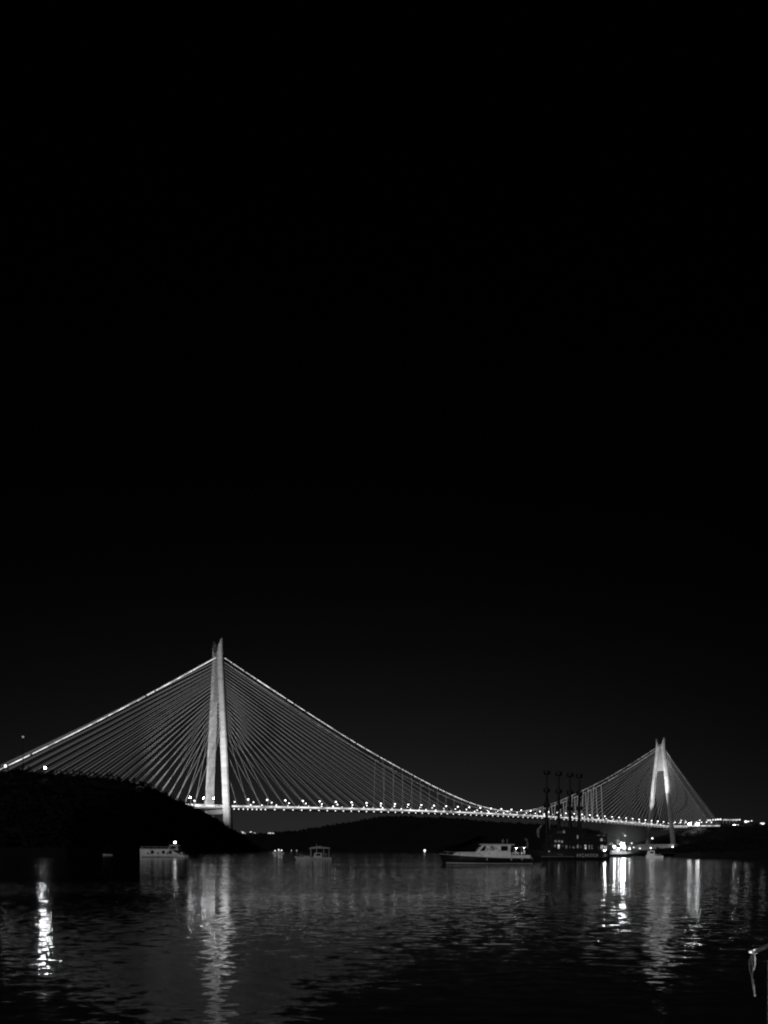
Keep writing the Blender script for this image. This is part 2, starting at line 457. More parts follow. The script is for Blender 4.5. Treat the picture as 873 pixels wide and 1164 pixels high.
# ------------------------------------------------------------------ street lamps
def lamp_proto(hgt, r, mat, label, group, name='street_lamp', arm=2.2):
    t = empty(name, (0, 0, 0), 0, label, 'street lamp', group)
    MB().tube([(0, 0, 0), (0, 0, hgt)], [.22, .12], 6).build('pole', M['pole'], t)
    MB().tube([(0, 0, hgt - .1), (arm * .6, 0, hgt + .35), (arm, 0, hgt + .35)], .1, 5).build('arm', M['pole'], t)
    MB().ball((arm, 0, hgt + .1), r, 8, 5, .75).build('lamp_head', mat, t)
    return t
def lamps(proto, places, scale=None):
    for i, (loc, rz) in enumerate(places):
        o = proto if i == 0 else copy_tree(proto)
        o.location = loc; o.rotation_euler.z = rz
near = []
u = 42.0
while u < SPAN + 300:
    if abs(u - SPAN) > 14: near.append((W(u, HW - 1.2, deck_z(u) + .06), ANG + math.pi / 2))
    u += 34.6
lamps(lamp_proto(10.5, 1.25, M['lamp'], 'tall lit street lamp on the near edge of the bridge deck', 'street lamps on the near edge of the bridge deck'), near)
far = []
u = -30.0
while u < SPAN + 300:
    if abs(u - SPAN) > 14 and abs(u) > 12: far.append((W(u, -HW + 1.2, deck_z(u) + .06), ANG - math.pi / 2))
    u += 34.6
lamps(lamp_proto(8.5, .9, M['lamp'], 'shorter lit street lamp on the far edge of the bridge deck', 'street lamps on the far edge of the bridge deck'), far)
p3 = lamp_proto(10.5, .85, M['lamp_pylon'], 'bright street lamp on the deck just left of the near pylon above the hillside', 'bright lamps left of the near pylon')
lamps(p3, [(W(-18, HW - 1.2, deck_z(-18) + .06), ANG + math.pi/2), (W(-34, HW - 1.2, deck_z(-34) + .06), ANG + math.pi/2), (W(-55, HW - 1.2, deck_z(-55) + .06), ANG + math.pi/2)])

# town lamps on far hill
def ground_at(rows, px, Yguess, frac):
    n = len(rows[0]); best = None
    i = int(frac * 14)
    for j in range(n - 1):
        a, c = rows[i][j], rows[i][j + 1]
        pa = a.x / a.y * F + CX; pc = c.x / c.y * F + CX
        if pa <= px <= pc: return a.lerp(c, (px - pa) / max(1e-6, pc - pa))
town = []
for x, y in [(92,98),(98,105),(106,101),(116,109),(143,114),(151,99),(160,97),(166,110),(178,104),(188,106),(196,123),(212,117),(215,127),(248,128),(281,107),(291,105),(300,107),(310,107),(320,108)]:
    p = P(260 + x / 6.236, 930 + y / 6.236, 2530); p.z -= 7; town.append((p, random.uniform(0, 6)))
lamps(lamp_proto(7, 1.35, M['lamp_town'], 'tiny far street lamp among the town lights at the foot of the near pylon', 'lamps of the far town', arm=1), town)
shore = []
for px, py, Y in [(482.5, 966.9, 1500), (331, 966.5, 1750), (337, 966.3, 1800)]:
    g = P(px, 968, Y); g.z = 0; shore.append(g)
for g, big, lab in zip(shore, (1, 0, 0), ('round bright lamp at the waterline left of the dark-hulled yacht', 'small far-shore lamp left of the canopied boat, the farther one from it', 'small far-shore lamp just off the canopied boat bow')):
    t = lamp_proto(2.2, 2.1 if big else 1.1, M['lamp_soft'] if big else M['lamp_dim'], lab, None, 'shore_lamp', arm=.5)
    bb = MB().box(-4, 4, -2, 2, -1, .4).build('float', M['black'], t)
    t.location = g

# lamps of the right shore
t2l = []
def shore_lamp(px, py, Y, gz, r, mat, label, group=None, nm='street_lamp'):
    p = P(px, py, Y); hgt = max(2.0, p.z - gz)
    t = lamp_proto(hgt, r, mat, label, group, nm, arm=1.0); t.location = (p.x - 1, p.y, gz); return t
shore_lamp(741.5, 953, 2030, 19.6, 2.8, M['lamp_soft'], 'lamp on the plinth between the legs of the far pylon')
shore_lamp(765, 963.3, 2000, 3, 3.6, M['lamp_far'], 'bright low lamp at the right end of the far pylon plinth')
shore_lamp(708, 947.5, 2000, 0, 1.5, M['lamp_dim'], 'small lamp high above the floodlit fishing boat, left one of two')
shore_lamp(710.5, 950, 2000, 0, 2.4, M['lamp_soft'], 'lamp high above the floodlit fishing boat, right one of two')
shore_lamp(718, 958.5, 1990, 0, 2.4, M['lamp_soft'], 'round lamp on the quay right of the floodlit fishing boat')
shore_lamp(720.5, 963.2, 1980, 0, 1.8, M['lamp_soft'], 'small low lamp on the quay right of the floodlit fishing boat')
shore_lamp(727.5, 964.5, 1980, 0, 2.2, M['lamp_soft'], 'low lamp at the left end of the far pylon plinth')
shore_lamp(693.5, 959.5, 1990, 0, 1.5, M['lamp_dim'], 'faint lamp between the black tour ship and the floodlit fishing boat')
q = MB().box(-2, 2, -90, 24, -1, 1.6); t = q.build('quay_wall', M['plinth']); t.location = P(706, 960, 1996).to_2d().to_3d(); t.rotation_euler.z = math.pi/2
tag(t, 'low concrete quay along the foot of the far pylon', 'quay', kind='structure')

rd = []
for px, py, r, mt in [(783.5,936.8,3.6,'lamp_road'),(792.5,937,4.2,'lamp_road'),(795,932.6,2.6,'lamp_crest'),(774,932.6,2.4,'lamp_crest'),(779,933,1.4,'lamp_crest'),(803.5,940.6,2.4,'lamp_crest'),(804.5,932.5,3.0,'lamp_crest'),(807,932.4,2.6,'lamp_crest'),(810,932,2.4,'lamp_crest'),(813,931.8,2.4,'lamp_crest'),(815.5,931.5,3,'lamp_crest'),(818.5,931.4,3,'lamp_crest'),(819.5,940.3,1.8,'lamp_crest'),(829.5,940.5,2,'lamp_crest'),(834.5,938.3,3.4,'lamp_road'),(838.5,938,2.6,'lamp_crest'),(840.5,931.8,2.0,'lamp_crest'),(847.5,934,4.2,'lamp_soft'),(850.5,933.7,2.4,'lamp_crest'),(854,933.2,1.8,'lamp_crest'),(867,936.4,4.2,'lamp_soft'),(864.5,935.8,2.0,'lamp_crest')]:
    rd.append((px, py, r, mt))
mprot = {}
for px, py, r, mt in rd:
    Y = 2290 if px < 800 else (2325 if py > 937 else 2340)
    p = P(px, py, Y)
    gz = max(30, p.z - 16)
    kk = (mt)
    if kk not in mprot:
        lab = 'round bright road lamp on the crest at the right edge of the photo' if mt == 'lamp_soft' else 'glaring road lamp beside the deck end right of the far pylon' if mt == 'lamp_road' else 'road lamp on the hill right of the far pylon'
        t = mprot[kk] = lamp_proto(12, 1.0, M[mt], lab, 'road lamps right of the far pylon' if mt == 'lamp_crest' else mt.replace('lamp_', '') + ' lamps right of the far pylon', arm=1.0)
    else: t = copy_tree(mprot[kk])
    s_ = r / 1.0
    t.location = (p.x, p.y, p.z - 12 * 1.0)
    for ch in t.children:
        if ch.name.startswith('lamp_head'):
            ch.scale = (s_, s_, s_); ch.location = (1.0 * (1 - s_), 0, 12.1 * (1 - s_))
# toll canopy
tcan = empty('toll_canopy', (0, 0, 0), .1, 'long bright lit canopy over the road at the crest right of the far pylon', 'canopy')
pc_ = P(829.5, 932.3, 2345); tcan.location = (pc_.x, pc_.y, pc_.z - 9)
mb = MB(); mb.loft([[(-26, -6, 9), (26, -6, 9.4), (26, 6, 9.4), (-26, 6, 9)], [(-27, -6.6, 10.2), (27, -6.6, 10.8), (27, 6.6, 10.8), (-27, 6.6, 10.2)]]); mb.build('roof', M['offwhite'], tcan)
mb = MB(); mb.box(-26, 26, -7.4, -6.9, 8.2, 11.2); mb.build('fascia_light', glow('canopy_fascia_glow', .7, .8, .09), tcan)
for x in (-22, -11, 0, 11, 22): MB().box(x - .4, x + .4, -.4, .4, -9, 9).build('column', M['plinth'], tcan)

# pylon floodlights: fixture + spot
def spot(name, loc, target, energy, angle, blend, radius, parent=None):
    l = bpy.data.lights.new(name, 'SPOT'); l.energy = energy; l.spot_size = math.radians(angle); l.spot_blend = blend; l.shadow_soft_size = radius
    o = bpy.data.objects.new(name, l); COL.objects.link(o); o.location = loc
    o.rotation_euler = (Vector(target) - Vector(loc)).to_track_quat('-Z', 'Y').to_euler(); return o
def fixture(loc, target, label, group=None, hgt=3.0):
    d = (Vector(target) - Vector(loc)).normalized()
    t = empty('floodlight', Vector(loc) - d * .6 - Vector((0, 0, hgt)), 0, label, 'floodlight', group)
    MB().tube([(0, 0, 0), (0, 0, hgt)], .3, 6).build('stand', M['pole'], t)
    h_ = MB().tube([Vector((0, 0, hgt)) - d * 1.0, Vector((0, 0, hgt)) + d * .35], [1.0, 1.5], 8).build('housing', M['pole'], t)
    return t
E1 = 5.2e5
fl = [((-150, 85, 64), (0, 20, 165), 4.6*E1, 85, .6), ((-95, 3, 74), (0, -24, 110), .4*E1, 85, .6), ((-40, 62, 66), (0, 12, 240), 1.1*E1, 50, .9)]
for i, (a, t, e, an, bl) in enumerate(fl):
    la, ta = W(*a), W(*t)
    fixture(la, ta, 'floodlight on a stand below the near pylon aimed up its legs', 'floodlights at the near pylon')
    spot('pylon_spot', la + (ta - la).normalized() * 1.2, ta, e, an, bl, .8)
fl2 = [((-60, 52, 74), (-3, 14, 230), 7.5*E1, 27, 1.0), ((-60, -50, 74), (-3, -14, 225), 7.5*E1, 30, 1.0), ((-40, 0, 74), (0, -10, 200), 3.0*E1, 60, 1.0), ((-55, 20, 72), (0, 12, 262), 6.5*E1, 28, 1.0)]
for i, (a, t, e, an, bl) in enumerate(fl2):
    la, ta = W(SPAN + a[0], a[1], a[2]), W(SPAN + t[0], t[1], t[2])
    fixture(la, ta, 'floodlight on a stand below the far pylon aimed up its legs', 'floodlights at the far pylon')
    spot('pylon_spot', la + (ta - la).normalized() * 1.2, ta, e, an, bl, .8)

# hill floodlights and mast
def hill_flood(px, py, label, energy, r):
    g = ridge_at(px); p = P(px, py, g.y - 14)
    t = empty('hill_floodlight', (p.x, p.y, 0), 0, label, 'floodlight')
    t.location.z = p.z - 7
    MB().tube([(0, 0, -3), (0, 0, 7)], [.2, .14], 6).build('pole', M['pole'], t)
    MB().tube([(0, .4, 7), (0, -.5, 7)], [r * .55, r * 1.1], 10).build('housing', M['pole'], t)
    MB().tube([(0, -.52, 7), (0, -.8, 7)], [r, r * .85], 10).build('lens', M['flood_hill' if energy else 'lamp_town'], t)
    if energy: spot('hill_spot', (p.x, p.y - 1.2, p.z), (p.x * .045, 30, p.z * .12), energy, 9, .4, 1.5)
hill_flood(6.5, 870.7, 'floodlight on the hilltop at the left edge under the bridge cable', 0, 1.2)
hill_flood(51.5, 873, 'bright floodlight on the hilltop, the one above the long white reflection', 1.3e4, 1.1)
g = ridge_at(28); t = empty('signal_mast', g - Vector((0, 3, .5)), 0, 'slim dark mast with a dull lamp on top rising from the left hill', 'mast')
pm = P(28, 838, g.y - 3); hm = pm.z - t.location.z
MB().tube([(0, 0, 0), (0, 0, hm)], [.35, .18], 6).build('pole', M['black'], t)
MB().ball((0, 0, hm + .3), 1.0, 8, 5).build('lamp_head', glow('mast_lamp_glow', .28), t)
MB().box(-.9, .9, -.9, .9, hm - 1.4, hm - 1.1).build('platform', M['black'], t)
# pale hut roof on the hillside
pz = P(158, 896, 640)
t = empty('hillside_hut', pz, .4, 'tiny pale-roofed hut on the dark slope of the left hill', 'hut')
MB().box(-2.2, 2.2, -1.6, 1.6, -3.5, 0).build('wall', M['black'], t)
MB().prism_xz([(-2.8, -.3), (0, 1.5), (4.4, .2), (4.4, .5), (0, 1.9), (-2.8, 0)], -2, 2).build('roof', surf('pale_roof', .7, .6, .3, .6), t)
for ch in t.children: pass

# ------------------------------------------------------------------ boats
def hull(Ln, Bm, sheer, draft=.5, rake=.12, fine=.45, tumble=.9, transom=.8, n=22):
    """x from stern 0 to bow Ln; sheer(t) gives deck height."""
    rings = []
    for i in range(n + 1):
        t = i / n
        if t < fine: hb = Bm / 2 * (transom + (1 - transom) * math.sin(t / fine * math.pi / 2))
        else: hb = Bm / 2 * max(.012, 1 - ((t - fine) / (1 - fine)) ** 2.2)
        s = sheer(t); x = t * Ln
        rk = rake * Ln * max(0, (t - .6) / .4) ** 2
        def pt(y, z):
            f = (z + draft) / (s + draft)
            return Vector((x - rk * (1 - f), y, z))
        pr_ = [(0, -draft), (hb * .62, -draft * .7), (hb * tumble, .02), (hb * .97, s * .55), (hb, s)]
        ring = [pt(-y, z) for y, z in reversed(pr_)] + [pt(y, z) for y, z in pr_[1:]]
        rings.append(ring)
    mb = MB(); k = len(rings[0])
    mb.add([p for r in rings for p in r], [(i*k+j, i*k+j+1, (i+1)*k+j+1, (i+1)*k+j) for i in range(n) for j in range(k-1)])
    mb.add(rings[0], [tuple(range(k))]); mb.add(rings[-1], [tuple(reversed(range(k)))])
    return mb, rings
def deck_mesh(rings, drop=.04, inset=.96):
    mb = MB(); k = len(rings[0])
    L_ = [Vector((r[0].x, r[0].y * inset, r[0].z - drop)) for r in rings]; R_ = [Vector((r[-1].x, r[-1].y * inset, r[-1].z - drop)) for r in rings]
    n = len(rings)
    mb.add(L_ + R_, [(i, i+1, n+i+1, n+i) for i in range(n-1)]); return mb
def rubrail(rings, r, zoff=0):
    mb = MB(); mb.tube([q[0] + Vector((0, 0, zoff)) for q in rings], r, 5); mb.tube([q[-1] + Vector((0, 0, zoff)) for q in rings], r, 5); return mb
def boat_root(name, px0, px1, ywl, label, cat='boat', yaw=0.0, group=None):
    """bow at left pixel px0, stern at right pixel px1 (or the reverse); returns root with x running stern to bow and the length."""
    Y = CAMH * F / (ywl - HY)
    a = Vector(((px1 - CX) / F * Y, Y, 0)); ln = abs(px1 - px0) / F * Y / math.cos(yaw)
    rz = (math.pi if px0 < px1 else 0) + yaw
    return empty(name, a, rz, label, cat, group), ln, Y

# --- motor yacht with dark hull
yr, YL, YY = boat_root('motor_yacht', 500, 603, 982.2, 'dark-hulled motor yacht with white cabin and lit aft deck, left of the black tour ship', 'yacht', yaw=-.06)
sh = lambda t: 1.15 + .25 * t + .95 * max(0, t - .3) ** 1.5
hm_, rings = hull(YL, 4.4, sh, .6, .05, .45, .9, .85)
hm_.build('hull', M['navy'], yr, True)
deck_mesh(rings).build('deck', M['wood'], yr)
rubrail(rings, .05, -.05).build('rub_rail', M['offwhite'], yr)
bs = MB()
for side in (-1, 1):
    prev = None
    pts = []
    for i, r in enumerate(rings[:-1]):
        t = i / 22; lo = r[2 if side < 0 else 6]; hi = r[1 if side < 0 else 7]
        q = lo.lerp(hi, .10); q2 = lo.lerp(hi, .30)
        o_ = Vector((0, side * .03, 0)); pts.append((q + o_, q2 + o_))
    k = len(pts); bs.add([p for a in pts for p in a], [(2*i, 2*i+1, 2*i+3, 2*i+2) for i in range(k-1)])
bs.build('boot_stripe', M['offwhite'], yr)
def X(px): return (603 - px) / 103 * YL          # distance from stern
def cabin(x0, x1, hw0, hw1, z0f, z1, slope_f=.0, slope_a=0.0):
    zf0, za0 = z0f
    mb = MB()
    mb.loft([[Vector((x0, -hw0, za0)), Vector((x1, -hw1, zf0)), Vector((x1, hw1, zf0)), Vector((x0, hw0, za0))],
             [Vector((x0 + slope_a, -hw0 * .93, z1[0])), Vector((x1 - slope_f, -hw1 * .9, z1[1])), Vector((x1 - slope_f, hw1 * .9, z1[1])), Vector((x0 + slope_a, hw0 * .93, z1[0]))]])
    return mb
cabin(X(580), X(514), 1.75, .55, (1.7, 1.1), (2.25, 2.25), .9).build('coachroof', M['cabin_glow'], yr)
wh = cabin(X(579), X(541), 1.55, 1.35, (2.2, 2.2), (3.55, 3.55), 1.25, -.2)
wh.build('wheelhouse', M['cabin_glow'], yr)
rf = MB(); rf.loft([[(X(584), -1.75, 3.55), (X(545.5), -1.45, 3.62), (X(545.5), 1.45, 3.62), (X(584), 1.75, 3.55)], [(X(584), -1.7, 3.74), (X(546), -1.4, 3.80), (X(546), 1.4, 3.80), (X(584), 1.7, 3.74)]]); rf.build('wheelhouse_roof', M['white'], yr)
def pane(name, mat, parent, pts, thick=.03):
    a = (pts[1] - pts[0]).cross(pts[-1] - pts[0]).normalized() * thick
    mb = MB().loft([[p - a for p in pts], [p + a for p in pts]]); return mb.build(name, mat, parent)
for side in (-1, 1):
    def wp(px, z):
        f = (z - 2.2) / 1.35; hw = 1.55 + (1.35 - 1.55) * (X(px) - X(579)) / (X(541) - X(579)); return Vector((X(px), side * (hw * (1 - .075 * f) + .05), z))
    pane('window', M['glass'], yr, [wp(576.5, 2.5), wp(569, 2.5), wp(569, 3.4), wp(576.5, 3.4)])
    pane('window', M['win_mid'], yr, [wp(567, 2.5), wp(552.5, 2.5), wp(554, 3.4), wp(567, 3.4)])
    pane('window', M['glass'], yr, [wp(551, 2.5), wp(545.5, 2.45), wp(550, 3.4), wp(552.5, 3.4)])
    for px in (523, 533, 545, 556):
        hw = .55 + (1.75 - .55) * (X(514) - X(px)) / (X(514) - X(580))
        MB().tube([(X(px), side * (hw * .94), 1.95), (X(px), side * (hw * .94 + .1), 1.95)], .11, 8).build('porthole', M['glass'], yr)
fw = [Vector((X(541.8) - .12, -1.05, 2.5)), Vector((X(541.8) - .12, 1.05, 2.5)), Vector((X(541.8) - .95, 1.0, 3.4)), Vector((X(541.8) - .95, -1.0, 3.4))]
pane('windscreen', M['glass'], yr, [p + Vector((.12, 0, 0)) for p in fw])
fr = MB()
for side in (-1, 1):
    pts = [Vector((rings[i][0].x, side * abs(rings[i][0].y) * .93, rings[i][0].z + .5)) for i in range(12, 22)]
    fr.tube(pts, .025, 4)
    for p in pts[::2]: fr.tube([p - Vector((0, 0, .52)), p], .025, 4)
fr.build('bow_rail', M['galv'], yr)
ck = MB()
for side in (-1, 1): ck.box(X(601), X(581), side * 1.85 - .05, side * 1.85 + .05, 1.1, 1.65)
ck.box(X(601.4), X(601), -1.8, 1.8, 1.1, 1.65)
ck.build('cockpit_coaming', M['cabin_glow'], yr)
ar = MB()
for px in (585.5, 594):
    for side in (-1, 1): ar.tube([(X(px), side * 1.7, 1.6), (X(px), side * 1.7, 3.1)], .035, 5)
ar.tube([(X(585), -1.7, 3.1), (X(599), -1.7, 3.1)], .035, 5); ar.tube([(X(585), 1.7, 3.1), (X(599), 1.7, 3.1)], .035, 5)
ar.build('awning_frame', M['galv'], yr)
ma = MB(); ma.tube([(X(571.5), .2, 3.75), (X(572), .2, 4.8)], .05, 5); ma.tube([(X(577), -.3, 3.72), (X(577), -.3, 4.7)], .04, 5); ma.box(X(573), X(570.5), -.05, .5, 4.25, 4.38); ma.build('aerial_mast', M['offwhite'], yr)
for lx in (586, 594.5): MB().ball((X(lx), 1.3, 3.05), .09, 8, 5).build('cockpit_lamp', M['lamp_bright'], yr)
MB().tube([(X(590), -1.7, 3.16), (X(590), 1.7, 3.16)], .05, 5).build('lamp_bar', M['galv'], yr)
for px in (553, 580, 592):
    MB().ball((X(px), 2.1, .95), .18, 6, 5, 1.6).build('fender', M['offwhite'], yr)
MB().box(X(600.5), X(581), -1.75, 1.75, 1.2, 1.5).build('cockpit_sole', M['offwhite'], yr)
# chairs on the aft deck
def chair(loc, rz, label):
    t = empty('deck_chair', loc, rz, label, 'chair', 'white chairs on the yacht aft deck')
    MB().box(-.3, .3, -.3, .3, .38, .5).build('seat', M['white'], t)
    MB().box(-.3, -.2, -.3, .3, .5, 1.15).build('backrest', M['white'], t)
    for a in (-1, 1):
        MB().box(-.26, .28, a * .3 - .04, a * .3 + .04, .5, .72).build('armrest', M['white'], t)
        for c in (-1, 1): MB().box(c * .25 - .03, c * .25 + .03, a * .25 - .03, a * .25 + .03, 0, .38).build('leg', M['white'], t)
yr_m = Matrix.Translation(yr.location) @ Matrix.Rotation(yr.rotation_euler.z, 4, 'Z')
for (px, yy, rz, lab) in ((583.5, 1.0, 0, 'white chair on the yacht aft deck right behind the cabin'), (587.5, .9, math.pi, 'middle white chair on the yacht aft deck'), (594, .8, .2, 'white chair nearest the stern of the yacht')):
    chair(yr_m @ Vector((X(px), yy, 1.5)), yr.rotation_euler.z + rz, lab)

# --- white cruiser
cr, CL, CY = boat_root('white_cruiser', 157, 212, 974.4, 'white motor cruiser with high plain bow and bright masthead lamp lying below the left hill', 'boat', yaw=-.1)
CS = CL / 55
def XC(px): return (212 - px) * CS
sh = lambda t: .8 + (2.2 if t > .30 else 2.2 * max(0, (t - .05) / .25) ** 1.3) + .15 * t
hm_, rings = hull(CL, 5.0, sh, .7, .015, .5, .92, .8)
hm_.build('hull', M['cruiser_white'], cr, True)
deck_mesh(rings).build('deck', M['offwhite'], cr); rubrail(rings, .07).build('rub_rail', M['offwhite'], cr)
for px in (175, 188, 196):
    for side in (-1, 1):
        MB().box(XC(px) - .55, XC(px) + .55, side * 2.45 - .06, side * 2.45 + .06, 1.3, 2.5).build('window', M['glass'], cr)
cabin(XC(205), XC(191), 1.9, 1.6, (2.9, 2.6), (4.3, 4.3), 1.6, .8).build('deckhouse', M['offwhite'], cr)
for side in (-1, 1):
    pane('window', M['glass'], cr, [Vector((XC(201.5), side * 1.88, 3.1)), Vector((XC(193.5), side * 1.72, 3.1)), Vector((XC(196.5), side * 1.65, 4.1)), Vector((XC(201.5), side * 1.78, 4.1))], .06)
MB().loft([[(XC(206), -2, 4.32), (XC(193.5), -1.7, 4.32), (XC(193.5), 1.7, 4.32), (XC(206), 2, 4.32)], [(XC(205.5), -1.9, 4.6), (XC(194), -1.6, 4.6), (XC(194), 1.6, 4.6), (XC(205.5), 1.9, 4.6)]]).build('deckhouse_roof', M['white'], cr)
fr = MB(); pts = [Vector((XC(px), 2.3, 3.9)) for px in (160, 170, 180, 190)]
for s_ in (-1, 1):
    fr.tube([Vector((p.x, s_ * 2.2 * (1 if i else .5), p.z)) for i, p in enumerate(pts)], .05, 4)
    for i, p in enumerate(pts): fr.tube([(p.x, s_ * 2.2 * (1 if i else .5), 2.9), (p.x, s_ * 2.2 * (1 if i else .5), 3.9)], .05, 4)
fr.build('guard_rail', M['galv'], cr)
MB().tube([(XC(198.5), 0, 4.5), (XC(198.5), 0, 5.4)], .08, 5).build('mast', M['white'], cr)
MB().ball((XC(198.5), 0, 5.55), .5, 8, 5, .8).build('mast_lamp', M['lamp_far'], cr)

bt = MB()
for side in (-1, 1):
    pts = [(r[2 if side < 0 else 6] + Vector((0, side * .03, 0)), r[2 if side < 0 else 6].lerp(r[1 if side < 0 else 7], .14) + Vector((0, side * .03, 0))) for r in rings[:-1]]
    bt.add([p for a in pts for p in a], [(2*i, 2*i+1, 2*i+3, 2*i+2) for i in range(len(pts) - 1)])
bt.build('boot_stripe', M['navy'], cr)
MB().tube([(XC(160), 0, 3.1), (XC(158.5), 0, 4.3)], .05, 5).build('jack_staff', M['white'], cr)
MB().box(XC(209), XC(206.5), -1.4, 1.4, .9, 1.9).build('engine_hatch', M['offwhite'], cr)
for px in (180, 184): MB().box(XC(px) - .5, XC(px) + .5, -.5, .5, 3.0, 3.35).build('hatch', M['glass'], cr)
for px in (170, 182, 193): MB().ball((XC(px), 2.6, 1.5), .28, 7, 5, 1.5).build('fender', M['navy'], cr)

# --- canopied fishing boat
fb, FL, FY = boat_root('canopied_boat', 335, 377, 977.4, 'small open boat with a pale canopy on posts, left of the yacht, in mid channel', 'boat', yaw=.05)
FS = FL / 42
def XF(px): return (377 - px) * FS
sh = lambda t: .55 + .75 * max(0, t - .45) ** 1.5 + .05
hm_, rings = hull(FL, 2.8, sh, .5, .09, .45, .9, .85)
hm_.build('hull', M['offwhite'], fb, True); deck_mesh(rings, .12).build('deck', M['wood'], fb); rubrail(rings, .06).build('rub_rail', M['white'], fb)
MB().loft([[(XF(375.5), -1.25, 3.02), (XF(352), -1.1, 3.1), (XF(352), 1.1, 3.1), (XF(375.5), 1.25, 3.02)], [(XF(375), -1.1, 3.3), (XF(366), -1.0, 3.55), (XF(366), 1.0, 3.55), (XF(375), 1.1, 3.3)]]).build('canopy_aft', M['canvas'], fb)
MB().loft([[(XF(366), -1.2, 3.1), (XF(351), -1.05, 2.95), (XF(351), 1.05, 2.95), (XF(366), 1.2, 3.1)], [(XF(365), -.9, 3.75), (XF(354), -.8, 3.45), (XF(354), .8, 3.45), (XF(365), .9, 3.75)]]).build('canopy', M['canvas'], fb)
for px in (353.5, 360, 368, 374):
    for s_ in (-1, 1): MB().tube([(XF(px), s_ * 1.05, .45), (XF(px), s_ * 1.05, 3.1)], .05, 5).build('canopy_post', M['white'], fb)
cabin(XF(366), XF(356), .85, .7, (.5, .5), (1.9, 1.9), .5).build('wheelhouse', M['white'], fb)
for s_ in (-1, 1): pane('window', M['glass'], fb, [Vector((XF(364.5), s_ * .86, 1.1)), Vector((XF(358.5), s_ * .76, 1.1)), Vector((XF(359.5), s_ * .72, 1.7)), Vector((XF(364.5), s_ * .82, 1.7))])
MB().box(XF(352), XF(345), -.6, .6, .5, .95).build('hatch', M['white'], fb)
MB().tube([(XF(360), 0, 3.6), (XF(360), 0, 4.3)], .05, 5).build('mast', M['white'], fb)
MB().box(XF(373.5), XF(369), -.9, .9, .5, 1.15).build('stern_bench', M['wood'], fb)
MB().ball((XF(370.5), .2, 1.45), .42, 7, 5, .8).build('net_heap', M['sail'], fb)
MB().box(XF(375.8), XF(374.8), -.3, .3, .1, 1.3).build('outboard_motor', M['navy'], fb)
fr = MB()
for s_ in (-1, 1): fr.tube([(XF(352), s_ * 1.2, 1.1), (XF(343), s_ * .9, 1.25), (XF(337), s_ * .1, 1.4)], .03, 4)
for s_ in (-1, 1):
    for px, yy, z in ((352, 1.2, 1.1), (347, 1.05, 1.2), (342, .8, 1.28)): fr.tube([(XF(px), s_ * yy, .55), (XF(px), s_ * yy, z)], .03, 4)
fr.build('bow_rail', M['galv'], fb)

# --- black tour ship rigged like a galleon
ps, PL, PY = boat_root('tour_ship', 601, 690, 977.3, 'big black three-decked tour ship with four masts and round tops beside the yacht', 'ship', yaw=-.05)
S = PL / 89
def XP(px): return (690 - px) * S
def ZP(py): return (977.3 - py) * S
def shp(t): return 2.15 + 2.6 * max(0, t - .72) ** 1.2 + (.5 if t < .16 else 0)
hm_, rings = hull(PL, 7.0, shp, .9, .10, .45, .93, .85, 28)
hm_.build('hull', M['black'], ps, True)
deck_mesh(rings, .05).build('deck', M['black'], ps)
rubrail(rings, .09).build('gunwale', M['black'], ps)
st = MB()
for i in range(2, 26):
    pass
st.tube([Vector((rings[i][2 if 0 else 7].x, rings[i][7].y + .05, .9)) for i in range(1, 25)], .05, 4)
st.tube([Vector((rings[i][1].x, rings[i][1].y - .05, .9)) for i in range(1, 25)], .05, 4)
st.build('wale_strip', M['offwhite'], ps)
HWD = 3.25
levels = [(ZP(968.6), ZP(959.2), 686, 618), (ZP(957.8), ZP(949.5), 687, 623), (ZP(948.6), ZP(943.2), 664, 626)]
for li, (z0, z1, pa, pf) in enumerate(levels):
    d = MB().box(XP(pa) - .1, XP(pf) + .4, -HWD - .15, HWD + .15, z1, z1 + .28); d.build('deck_roof', M['black'], ps)
    # inner saloon wall and posts
    MB().box(XP(pa), XP(pf), -HWD + .35, HWD - .35, z0 - .2, z1).build('saloon', M['black'], ps)
    po = MB(); k = pa - 1.0
    while k > pf:
        for s_ in (-1, 1): po.box(XP(k) - .08, XP(k) + .08, s_ * HWD - .08, s_ * HWD + .08, z0, z1)
        k -= 4.2
    for s_ in (-1, 1): po.box(XP(pa), XP(pf), s_ * HWD - .05, s_ * HWD + .05, z0 + .75, z0 + .85)
    po.build('balustrade', M['black'], ps)
